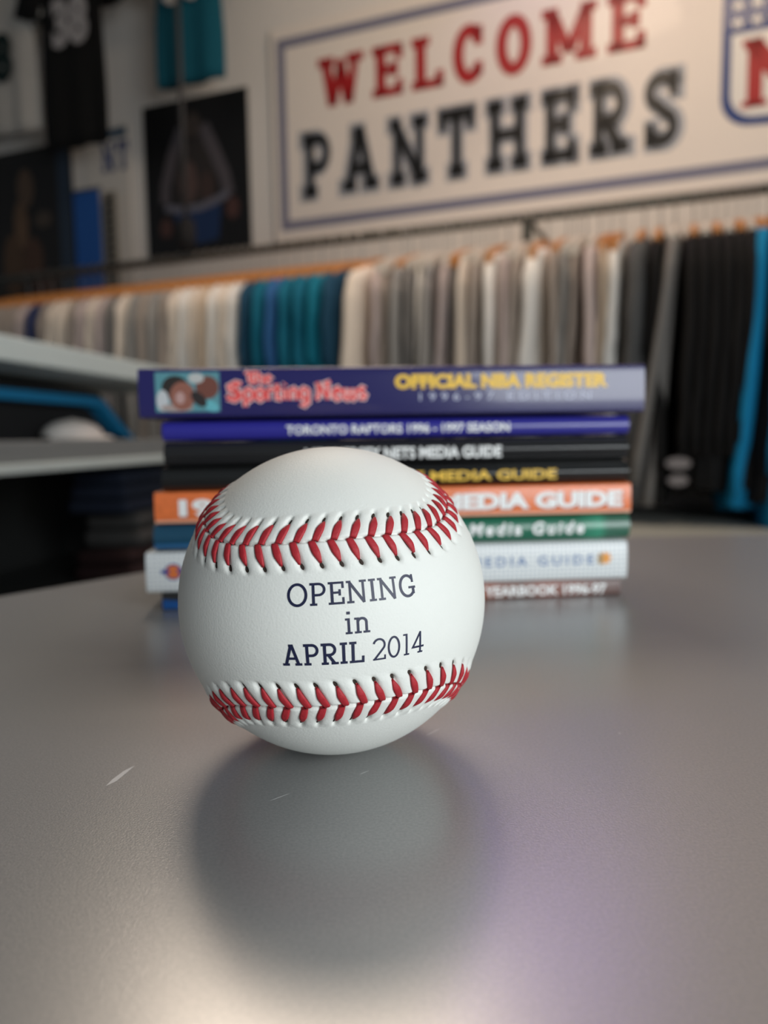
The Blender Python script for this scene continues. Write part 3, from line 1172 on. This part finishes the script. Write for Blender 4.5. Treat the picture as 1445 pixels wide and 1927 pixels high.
def shield(hw, ztop, zside, zpt, r):
    pts = [(-hw, ztop), (-hw, zside + r)]
    pts += [(-hw + r + r * math.cos(math.radians(a)), zside + r + r * math.sin(math.radians(a))) for a in range(180, 271, 15)]
    pts += [(-.05, zside - .01), (0, zpt), (.05, zside - .01)]
    pts += [(hw - r + r * math.cos(math.radians(a)), zside + r + r * math.sin(math.radians(a))) for a in range(270, 361, 15)]
    pts += [(hw, ztop), (.0, ztop + .03)]
    return pts


def sign_poly(name, pts, m, lift, parent=None):
    vs = [(p[0] + shc - su, -.0100 - lift, p[1] - sz0) for p in pts]
    bm = bmesh.new()
    fv = bm.faces.new([bm.verts.new(v) for v in vs])
    bmesh.ops.triangulate(bm, faces=[fv], ngon_method='EAR_CLIP')
    bmesh.ops.recalc_face_normals(bm, faces=list(bm.faces))
    return bm_obj(name, bm, m, parent or sign)


em = sign_poly('shield_emblem', shield(.285, 1.29, .868, .82, .075), m_snavy, .0004)
sign_poly('shield_field', shield(.262, 1.10, .890, .845, .06)[:-1], m_swhite, .0008, em)
for i in range(12):
    for j in range(4):
        cx_, cz_ = -.248 + .045 * i, 1.128 + .043 * j
        pts = []
        for k in range(10):
            rr = .0165 if k % 2 == 0 else .0072
            an = PI / 2 + 2 * PI * k / 10
            pts.append((cx_ + rr * math.cos(an), cz_ + rr * math.sin(an)))
        sign_poly('star', pts, m_swhite, .0008, em)
sign_text('emblem_lettering', 'NFL', shc, .912, .47, .170, .24, .10, .05, .14, m_sred, .0012, parent=em)

# ------------------------------------------------------------------ clothes rail
m_rail = mat('dark_grey_metal', (.10, .10, .085), .4, metal=.6)
RAIL_Z = .632
rail = empty('clothes_rail', W3(-.2, 0, RAIL_Z), WROT)
tag(rail, 'long dark metal clothes rail running along the wall under the sign', 'rail')
v, f = tube([(-1.75, 0, 0), (0, 0, 0), (2.1, 0, 0)], .0125, 12)
mesh_obj('rail_bar', v, f, m_rail, rail, True)
for ub in (-1.4, .612, 1.75):
    box('bracket', ub - .007, ub + .007, .0, .28, -.006, .006, m_rail, rail, .002)
    box('bracket', ub - .013, ub + .013, -.006, .006, -.085, .0, m_rail, rail, .002)

m_wood = mat('orange_wood', (.52, .215, .055), .45, noise=.2, nscale=30)
m_hook = mat('hook_metal', (.4, .38, .35), .3, metal=.9)
CLOTH = {}


def cloth(nm, col):
    if nm not in CLOTH:
        CLOTH[nm] = mat(nm + '_cloth', col, .85, noise=.10, nscale=25, bump=.0008, bscale=220, spec=.25)
    return CLOTH[nm]


def hanger_mesh():
    vs, fs = [], []
    K = 16
    for i in range(K + 1):
        y = -.205 + .41 * i / K
        zc = -.082 - .055 * (abs(y) / .205) ** 1.3
        hh = .020 * (1 - .35 * abs(y) / .205)
        for dx, dz in ((-.008, -hh), (.008, -hh), (.009, 0), (.006, hh), (-.006, hh), (-.009, 0)):
            vs.append((dx, y, zc + dz))
    for i in range(K):
        for k in range(6):
            k2 = (k + 1) % 6
            fs.append((i * 6 + k, (i + 1) * 6 + k, (i + 1) * 6 + k2, i * 6 + k2))
    fs.append(tuple(range(6))[::-1])
    fs.append(tuple(K * 6 + k for k in range(6)))
    me = bpy.data.meshes.new('hanger_bar')
    me.from_pydata(vs, [], fs)
    me.materials.append(m_wood)
    me.update()
    pts = [(0, 0, -.068), (0, 0, -.045)] + [(0, .0155 * math.sin(math.radians(a)) * -1, .0 - .0155 * math.cos(math.radians(a))) for a in range(0, 250, 20)]
    v, f = tube(pts, .0019, 6)
    m2 = bpy.data.meshes.new('hanger_hook')
    m2.from_pydata([tuple(x) for x in v], [], f)
    m2.materials.append(m_hook)
    m2.update()
    return me, m2


hb_me, hh_me = hanger_mesh()
hb2_me = hb_me.copy()
hb2_me.name = 'hanger_bar_pale'
hb2_me.materials[0] = mat('pale_plastic', (.62, .56, .48), .4)


def shirt_body(seed, length, half, thick, lean_=0.0):
    rnd = random.Random(seed)
    p1, p2, p3 = rnd.uniform(0, 6), rnd.uniform(0, 6), rnd.uniform(0, 6)
    lean = rnd.uniform(-.012, .012) + lean_
    levels = [(-.098, .085, .35), (-.105, .115, .6), (-.118, .165, .8), (-.132, .205, .9), (-.148, half - .012, 1), (-.17, half, 1)]
    zb = -.17
    for i in range(1, 12):
        t = i / 11
        levels.append((zb - (length - .07) * t, half + .012 * math.sin(t * 2.5 + p1) - .01 * t, 1 + .18 * t))
    n = 32
    vs, fs = [], []
    for li, (z, hw, tk) in enumerate(levels):
        t = max(0, (-z - .15) / length)
        for k in range(n):
            an = 2 * PI * k / n
            c, s_ = math.cos(an), math.sin(an)
            y = hw * math.copysign(abs(c) ** .75, c)
            x = thick * tk * math.copysign(abs(s_) ** .8, s_)
            fold = (.010 * math.sin(y * 42 + p1) + .006 * math.sin(y * 75 + p2 + t * 2)) * min(1, t * 1.6)
            vs.append((x + fold + lean * t, y + .006 * math.sin(z * 22 + p3) * t, z - .010 * math.sin(y * 30 + p2) * (1 if li == len(levels) - 1 else 0)))
    m = len(levels)
    for i in range(m - 1):
        for k in range(n):
            k2 = (k + 1) % n
            fs.append((i * n + k, i * n + k2, (i + 1) * n + k2, (i + 1) * n + k))
    fs.append(tuple((m - 1) * n + k for k in range(n)))
    return vs, fs


def shirt_sleeve(seed, side, half, L, thick):
    rnd = random.Random(seed + 5)
    pts, rad = [], []
    K = 9
    for i in range(K + 1):
        t = i / K
        pts.append((.006 * math.sin(t * 4 + rnd.uniform(0, 1)) + thick * .25 * side, side * (half - .045 + .030 * math.sin(min(t * 2.2, 1.57)) - .02 * t), -.150 - L * t))
        rad.append((.058 - .014 * t) * (1 + .05 * math.sin(t * 9 + seed)) if i else .038)
    vs, fs = [], []
    n = 14
    for i, p in enumerate(pts):
        for k in range(n):
            an = 2 * PI * k / n
            vs.append((p[0] + math.cos(an) * rad[i] * (thick / .052) * .62, p[1] + math.sin(an) * rad[i], p[2]))
    for i in range(K):
        for k in range(n):
            k2 = (k + 1) % n
            fs.append((i * n + k, i * n + k2, (i + 1) * n + k2, (i + 1) * n + k))
    fs.append(tuple(range(n))[::-1])
    fs.append(tuple(K * n + k for k in range(n)))
    return vs, fs


def collar_mesh():
    vs, fs = [], []
    n = 24
    pts = [(.017 * math.cos(2 * PI * k / n), .088 * math.sin(2 * PI * k / n), -.099 - .006 * abs(math.cos(2 * PI * k / n))) for k in range(n)]
    return tube(pts, .006, 6, closed=True)


def hanging_shirt(px, name, label, cname, ccol, length=.62, half=.235, thick=.019, sleeve=.24, group=None, trim=None, seed=None, twist=0.0, lean=0.0, wood=True):
    hcol = 'wooden' if wood else 'pale'
    # px: column where the near edge of the garment shows; solved on the plane of the near edges
    F = 1447.0
    dx = (px - 722.5) / F
    P_ = O0 + NR * .22
    # ray (dx,1) against the line P_ + EU*u
    # P_.x + EU.x*u = dx*k ; P_.y + EU.y*u = k
    u = (dx * P_.y - P_.x) / (EU.x - dx * EU.y)
    if seed is None:
        seed = int(px * 13 + 7)
    loc = W3(u, 0, RAIL_Z)
    rz = WROT + twist
    h_ = empty('clothes_hanger', loc, rz)
    tag(h_, hcol + ' hanger of the ' + label.split(' on the rail')[0], 'hanger', 'hangers on the rail')
    for nm, me_ in (('hanger_bar', hb_me if wood else hb2_me), ('hook', hh_me)):
        o = bpy.data.objects.new(nm, me_)
        COL.objects.link(o)
        o.parent = h_
    root = empty(name, loc, rz)
    tag(root, label, 'clothing', group)
    m = cloth(cname, ccol)
    v, f = shirt_body(seed, length, half, thick, lean)
    mesh_obj('body', v, f, m, root, True)
    for sd in (-1, 1):
        v, f = shirt_sleeve(seed, sd, half, sleeve, thick)
        v = [(p[0] + lean * max(0, (-p[2] - .15) / length), p[1], p[2]) for p in v]
        mesh_obj('sleeve', v, f, m, root, True)
    v, f = collar_mesh()
    mesh_obj('collar', v, f, trim or m, root, True)
    return root


CREAM = (.70, .62, .53)
WHITE = (.76, .74, .70)
TAUPE = (.36, .31, .27)
GREY = (.30, .29, .275)
ordn = ['first', 'second', 'third', 'fourth', 'fifth', 'sixth', 'seventh', 'eighth', 'ninth', 'tenth', 'eleventh', 'twelfth', 'thirteenth', 'fourteenth', 'fifteenth', 'sixteenth', 'seventeenth', 'eighteenth', 'nineteenth', 'twentieth', 'twenty-first', 'twenty-second']
cname_desc = {'cream': 'cream', 'white': 'white', 'taupe': 'taupe', 'grey': 'grey', 'dark_grey': 'dark grey', 'tan': 'tan', 'navy': 'navy', 'dusty': 'dusty pink-grey',
              'teal_dark': 'dark teal', 'teal': 'teal', 'blue': 'blue', 'teal_bright': 'bright teal', 'black': 'black', 'bright_blue': 'bright blue', 'mid_grey': 'mid grey'}
cols = {'cream': CREAM, 'white': WHITE, 'taupe': TAUPE, 'grey': GREY, 'dark_grey': (.085, .085, .085), 'tan': (.58, .47, .36), 'navy': (.03, .04, .10), 'dusty': (.50, .42, .40),
        'teal_dark': (.012, .06, .11), 'teal': (.006, .135, .21), 'blue': (.03, .12, .30), 'teal_bright': (.006, .17, .25), 'black': (.0075, .007, .007), 'bright_blue': (.005, .21, .42), 'mid_grey': (.19, .18, .17)}

# left stretch, counted leftwards from the teal shirts
left = [(453, 'white'), (436, 'cream'), (418, 'white'), (400, 'tan'), (382, 'cream'), (364, 'white'), (346, 'cream'), (326, 'taupe'), (306, 'grey'), (288, 'taupe'), (268, 'grey'),
        (248, 'cream'), (230, 'mid_grey'), (212, 'dusty'), (194, 'cream'), (176, 'dusty'), (158, 'taupe'), (140, 'cream'), (122, 'cream'), (104, 'taupe'), (84, 'navy'), (64, 'dusty'), (44, 'taupe'), (22, 'taupe'), (0, 'taupe'), (-24, 'taupe')]
for i, (px, c) in enumerate(left):
    od = ordn[i] if i < len(ordn) else ['twenty-third', 'twenty-fourth', 'twenty-fifth', 'twenty-sixth'][i - len(ordn)]
    hanging_shirt(px, 'hanging_shirt', '%s shirt, %s one left of the teal shirts on the rail' % (cname_desc[c], od), c, cols[c], group='pale shirts on the left of the rail',
                  sleeve=.5 if c in ('taupe', 'grey') else .24)
teal = [(476, 'teal_dark'), (500, 'teal'), (524, 'blue'), (549, 'teal'), (575, 'teal'), (602, 'teal_bright'), (628, 'teal_dark')]
teal_r = []
for i, (px, c) in enumerate(teal):
    r_ = hanging_shirt(px, 'hanging_jersey', '%s jersey, %s from the left in the teal bunch on the rail' % (cname_desc[c], ordn[i]), c, cols[c], group='teal jerseys on the rail', sleeve=.22, thick=.021)
    teal_r.append(r_)
# pale patches printed on two of the teal jerseys
for r_, z_, y_ in ((teal_r[2], -.34, -.12), (teal_r[0], -.34, -.10)):
    pts = ellipse(0, 0, .055, .03, 20)
    mesh_obj('pale_patch', [(.034, y_ + p[0], z_ + p[1]) for p in pts] , [tuple(range(20))], cloth('patch_white', (.5, .55, .52)), r_)
mid = [(672, 'cream', .036, 1), (712, 'dusty', .016, 0), (726, 'taupe', .012, 0), (752, 'grey', .018, 1), (770, 'mid_grey', .014, 0), (790, 'white', .012, 0), (806, 'grey', .014, 0), (838, 'dusty', .014, 0), (854, 'mid_grey', .012, 1), (872, 'cream', .016, 0),
       (892, 'taupe', .013, 0), (920, 'white', .028, 1), (950, 'dusty', .014, 0), (966, 'taupe', .012, 0), (1000, 'white', .036, 1), (1040, 'taupe', .015, 1), (1058, 'grey', .013, 0), (1076, 'taupe', .013, 0), (1106, 'dusty', .024, 0), (1128, 'tan', .012, 1), (1150, 'white', .024, 1)]
for i, (px, c, th, wd) in enumerate(mid):
    hanging_shirt(px, 'hanging_shirt', '%s shirt, %s one right of the teal shirts on the rail' % (cname_desc[c], ordn[i]), c, cols[c], group='pale shirts in the middle of the rail', thick=th,
                  sleeve=(.5, .26, .34)[i % 3], half=.235 - .02 * ((i * 7) % 3) / 2, lean=((i * 5) % 7 - 3) * .006, wood=bool(wd))
hanging_shirt(1195, 'hanging_shirt', 'charcoal shirt with blue collar just left of the black garments', 'dark_grey', cols['dark_grey'], thick=.034, trim=cloth('bright_blue', cols['bright_blue']), sleeve=.3)
hanging_shirt(1228, 'hanging_shirt', 'black shirt behind the charcoal one with the blue collar', 'black', cols['black'], thick=.02)
hanging_shirt(1258, 'hanging_sweatshirt', 'mid grey sweatshirt with long sleeve left of the black bunch', 'mid_grey', cols['mid_grey'], thick=.022, sleeve=.52, length=.62, lean=-.07, wood=False)
blk = [1296, 1318, 1340, 1362, 1384, 1404]
blk_r = []
for i, px in enumerate(blk):
    blk_r.append(hanging_shirt(px, 'hanging_sweatshirt', 'black garment, %s from the left in the black bunch' % ordn[i], 'black', cols['black'], group='black garments on the rail', thick=.026, length=.58 + .012 * (i % 2), sleeve=.46, wood=(i % 2 == 0)))
for (dy, z_, rx_, rz_) in ((-.258, -.625, .026, .013), (-.262, -.662, .021, .012)):
    pts = ellipse(0, 0, rx_, rz_, 18)
    mesh_obj('pale_print', [(-.02 + p[0], dy, z_ + p[1]) for p in pts], [tuple(range(18))], cloth('print_grey', (.22, .20, .20)), blk_r[0])
hanging_shirt(1424, 'hanging_jersey', 'bright blue jersey just right of the black bunch', 'bright_blue', cols['bright_blue'], thick=.030, length=.63, sleeve=.55, lean=-.03)
hanging_shirt(1448, 'hanging_shirt', 'black shirt between the two bright blue jerseys at the right edge', 'black', cols['black'], thick=.02)
hanging_shirt(1468, 'hanging_jersey', 'bright blue jersey at the right edge of the picture', 'bright_blue', cols['bright_blue'], thick=.026, length=.71, half=.26, sleeve=.5)
hanging_shirt(1500, 'hanging_jersey', 'black jersey beyond the right edge of the picture', 'black', cols['black'], thick=.026, length=.68)

# bench under the clothes
m_bench = mat('pale_grey_bench', (.40, .41, .385), .45, noise=.05, nscale=15)
bench = empty('storage_bench', W3(.3, 0, FLOOR_Z), WROT)
tag(bench, 'low grey bench under the hanging clothes behind the counter', 'bench')
box('bench_top', -.75, 1.9, -.62, .27, -FLOOR_Z - .165, -FLOOR_Z - .135, m_bench, bench, .003)
box('bench_front', -.73, 1.88, -.59, .26, 0, -FLOOR_Z - .166, m_bench, bench)

# ------------------------------------------------------------------ left wall display
def wall_root(name, u, n, z, label, cat, rz=0.0, group=None):
    o = empty(name, W3(u, n, z), WROT + rz)
    return tag(o, label, cat, group)


def flat2(root, name, pts, m, lift, parent=None):
    bm = bmesh.new()
    fv = bm.faces.new([bm.verts.new((p[0], -lift, p[1])) for p in pts])
    bmesh.ops.triangulate(bm, faces=[fv], ngon_method='EAR_CLIP')
    bmesh.ops.recalc_face_normals(bm, faces=list(bm.faces))
    return bm_obj(name, bm, m, parent or root)


def stroke2(root, name, pts, wd, m, lift):
    v2, f2 = stroke_quads(pts, wd, .02)
    return mesh_obj(name, [(p[0], -lift, p[1]) for p in v2], f2, m, root)


# player poster
m_pblack = mat('poster_black', (.006, .006, .007), .45)
po = wall_root('player_poster', -.787, -.275, .70, 'black poster of a player in white and blue with arms down', 'poster')
box('poster_sheet', -.212, .212, -.003, .004, 0, .535, m_pblack, po)
pm = lambda n_, c: mat('poster_' + n_, c, .5)
m_pg = pm('pale_arm', (.085, .075, .085))
stroke2(po, 'printed_arm', [(-.05, .44), (-.09, .36), (-.125, .26), (-.13, .20)], .042, m_pg, .0035)
stroke2(po, 'printed_arm', [(.035, .44), (.075, .36), (.115, .27), (.13, .20)], .046, m_pg, .0035)
flat2(po, 'printed_head', ellipse(-.005, .445, .035, .042), pm('head', (.055, .042, .036)), .0036)
flat2(po, 'printed_torso', [(-.05, .40), (.05, .40), (.085, .28), (.08, .19), (-.085, .19), (-.09, .28)], pm('torso', (.030, .025, .024)), .0033)
flat2(po, 'printed_chest', ellipse(-.03, .26, .036, .07), pm('chest', (.10, .062, .055)), .0037)
flat2(po, 'printed_chest', ellipse(.045, .235, .03, .05), pm('chest_side', (.055, .034, .030)), .0037)
stroke2(po, 'printed_belt', [(-.13, .185), (-.06, .170), (.02, .172), (.09, .19), (.13, .205)], .026, pm('belt', (.13, .13, .165)), .0039)
flat2(po, 'printed_trousers', [(-.095, .16), (.10, .175), (.085, .06), (.02, .05), (-.07, .06)], pm('blue', (.010, .030, .095)), .0036)
flat2(po, 'printed_hand', ellipse(-.13, .115, .026, .033), pm('hand', (.075, .035, .030)), .0037)
flat2(po, 'printed_hand', ellipse(.145, .155, .026, .036), pm('hand2', (.075, .035, .030)), .0037)

# framed dark collage at far left
co = wall_root('collage_poster', -1.50, -.24, .56, 'dark collage poster with brown figures at the far left wall', 'poster')
box('poster_sheet', -.22, .20, -.004, .004, 0, .60, mat('collage_black', (.010, .009, .009), .5), co)
for (x_, z_, a_, b_, c_) in ((-.02, .46, .04, .07, (.10, .062, .04)), (-.05, .33, .035, .09, (.12, .07, .04)), (.06, .34, .04, .03, (.06, .045, .035)),
                            (.0, .20, .05, .08, (.07, .035, .022)), (.05, .10, .06, .06, (.06, .028, .02)), (-.10, .18, .05, .12, (.08, .045, .025))):
    flat2(co, 'printed_figure', ellipse(x_, z_, a_, b_), mat('collage_brown', c_, .6), .0046 + random.random() * .0004)
flat2(co, 'printed_blue_edge', [(.135, .02), (.198, .02), (.198, .58), (.135, .58)], mat('collage_blue', (.020, .035, .06), .5), .0048)

# pale sheet with blue lettering, blue ribbon and film-like strip
pl = wall_root('pale_poster', -1.165, -.272, .64, 'tall pale sheet with dark blue lettering beside the black poster', 'poster')
box('poster_sheet', -.10, .10, -.001, .004, 0, .56, mat('pale_sheet', (.62, .58, .53), .6), pl)
v, f = text_2d('NT', .2, .16, .08, .2, height=.10, fit=.12)
mesh_obj('printed_lettering', [(p[0] + .04, -.0016, p[1] + .40) for p in v], f, m_snavy, pl)
flat2(pl, 'printed_band', [(-.02, .515), (.095, .515), (.095, .545), (-.02, .545)], mat('band_blue', (.02, .07, .13), .5), .0016)
rb = wall_root('blue_banner', -1.225, -.235, .60, 'narrow royal blue hanging banner on the left wall', 'banner')
box('banner_cloth', -.065, .05, -.003, .003, 0, .375, mat('royal_blue_cloth', (.010, .085, .33), .7, noise=.08, nscale=30), rb)
v, f = tube([(-.072, 0, .377), (.057, 0, .377)], .006, 8)
mesh_obj('banner_rod', v, f, m_rail, rb, True)
fs_ = wall_root('pin_strip', -1.125, -.235, .60, 'dark strip of small stacked badges beside the blue banner', 'strip')
box('strip_backing', -.026, .026, -.002, .002, 0, .36, mat('strip_tan', (.34, .30, .24), .6), fs_)
for k in range(11):
    box('badge', -.024, .018, -.006, -.0021, .012 + k * .031, .034 + k * .031, m_pblack, fs_, .001)


# jerseys hung high on the left, facing the shop
def flat_jersey(name, label, u, n, ztop, zbot, half, cname, ccol, number, ncol, rz=0.0):
    root = empty(name, W3(u, n, zbot), WROT + rz)
    tag(root, label, 'jersey', 'jerseys displayed high on the wall')
    H_ = ztop - zbot
    m = cloth(cname, ccol)
    levels = []
    K = 14
    for i in range(K + 1):
        t = i / K
        levels.append((H_ * t, half * (1.0 - .06 * t + .03 * math.sin(t * 6))))
    levels += [(H_ + .03, half * .8), (H_ + .05, half * .45)]
    vs, fs = [], []
    nn = 40
    for z, hw in levels:
        for k in range(nn):
            an = 2 * PI * k / nn
            c, s_ = math.cos(an), math.sin(an)
            x = hw * math.copysign(abs(c) ** .8, c)
            y = .018 * math.copysign(abs(s_) ** .7, s_) + .008 * math.sin(x * 60 + u * 9) * (1 - z / (H_ + .06))
            vs.append((x, y, z))
    mL = len(levels)
    for i in range(mL - 1):
        for k in range(nn):
            k2 = (k + 1) % nn
            fs.append((i * nn + k, (i + 1) * nn + k, (i + 1) * nn + k2, i * nn + k2))
    fs.append(tuple(range(nn)))
    fs.append(tuple((mL - 1) * nn + k for k in range(nn))[::-1])
    fs = [q_[::-1] for q_ in fs]
    mesh_obj('body', vs, fs, m, root, True)
    for sd in (-1, 1):
        v, f = tube([(sd * half * .80, 0, H_ + .02), (sd * half * 1.15, 0, H_ - .03), (sd * half * 1.35, 0, H_ - .11)], [.05, .055, .06], 12, flat=(.5, 1))
        mesh_obj('sleeve', v, f, m, root, True)
    if number:
        v2, f2 = bfont_2d(number[0], number[1], number[2], .06)
        mesh_obj('number', [(p[0] + number[4], -.030, p[1] + number[3]) for p in v2], f2, cloth('number_' + cname, ncol), root)
    return root


flat_jersey('display_jersey', 'small teal jersey hung high above the black player poster', -.665, -.09, 1.62, 1.19, .122, 'teal_display', (.004, .085, .125), ('80', .155, .14, .225, .0), (.5, .48, .46))
flat_jersey('display_jersey', 'small black jersey with pale number hung high on the left', -1.11, -.07, 1.60, 1.06, .135, 'black_display', (.005, .005, .005), ('38', .15, .16, .300, .02), (.36, .34, .34))
flat_jersey('display_jersey', 'small white jersey with dark number at the top left corner', -1.43, -.09, 1.60, 1.15, .145, 'white_display', (.44, .42, .39), ('88', .17, .17, .16, -.02), (.008, .02, .02))
# hanging rod in front of the poster
rod = wall_root('hanging_rod', -.625, 0.02, .66, 'thin grey rod with black end hanging in front of the player poster', 'rod')
v, f = tube([(0, 0, .06), (0, 0, .5), (0, 0, CEIL_Z - .66)], .008, 8)
mesh_obj('rod', v, f, mat('dull_grey_rod', (.035, .034, .034), .6), rod, True)
v, f = tube([(0, 0, -.005), (0, 0, .0), (0, 0, .035), (0, 0, .075), (0, 0, .085)], [.01, .024, .028, .026, .01], 12)
mesh_obj('end_weight', v, f, m_bag, rod, True)
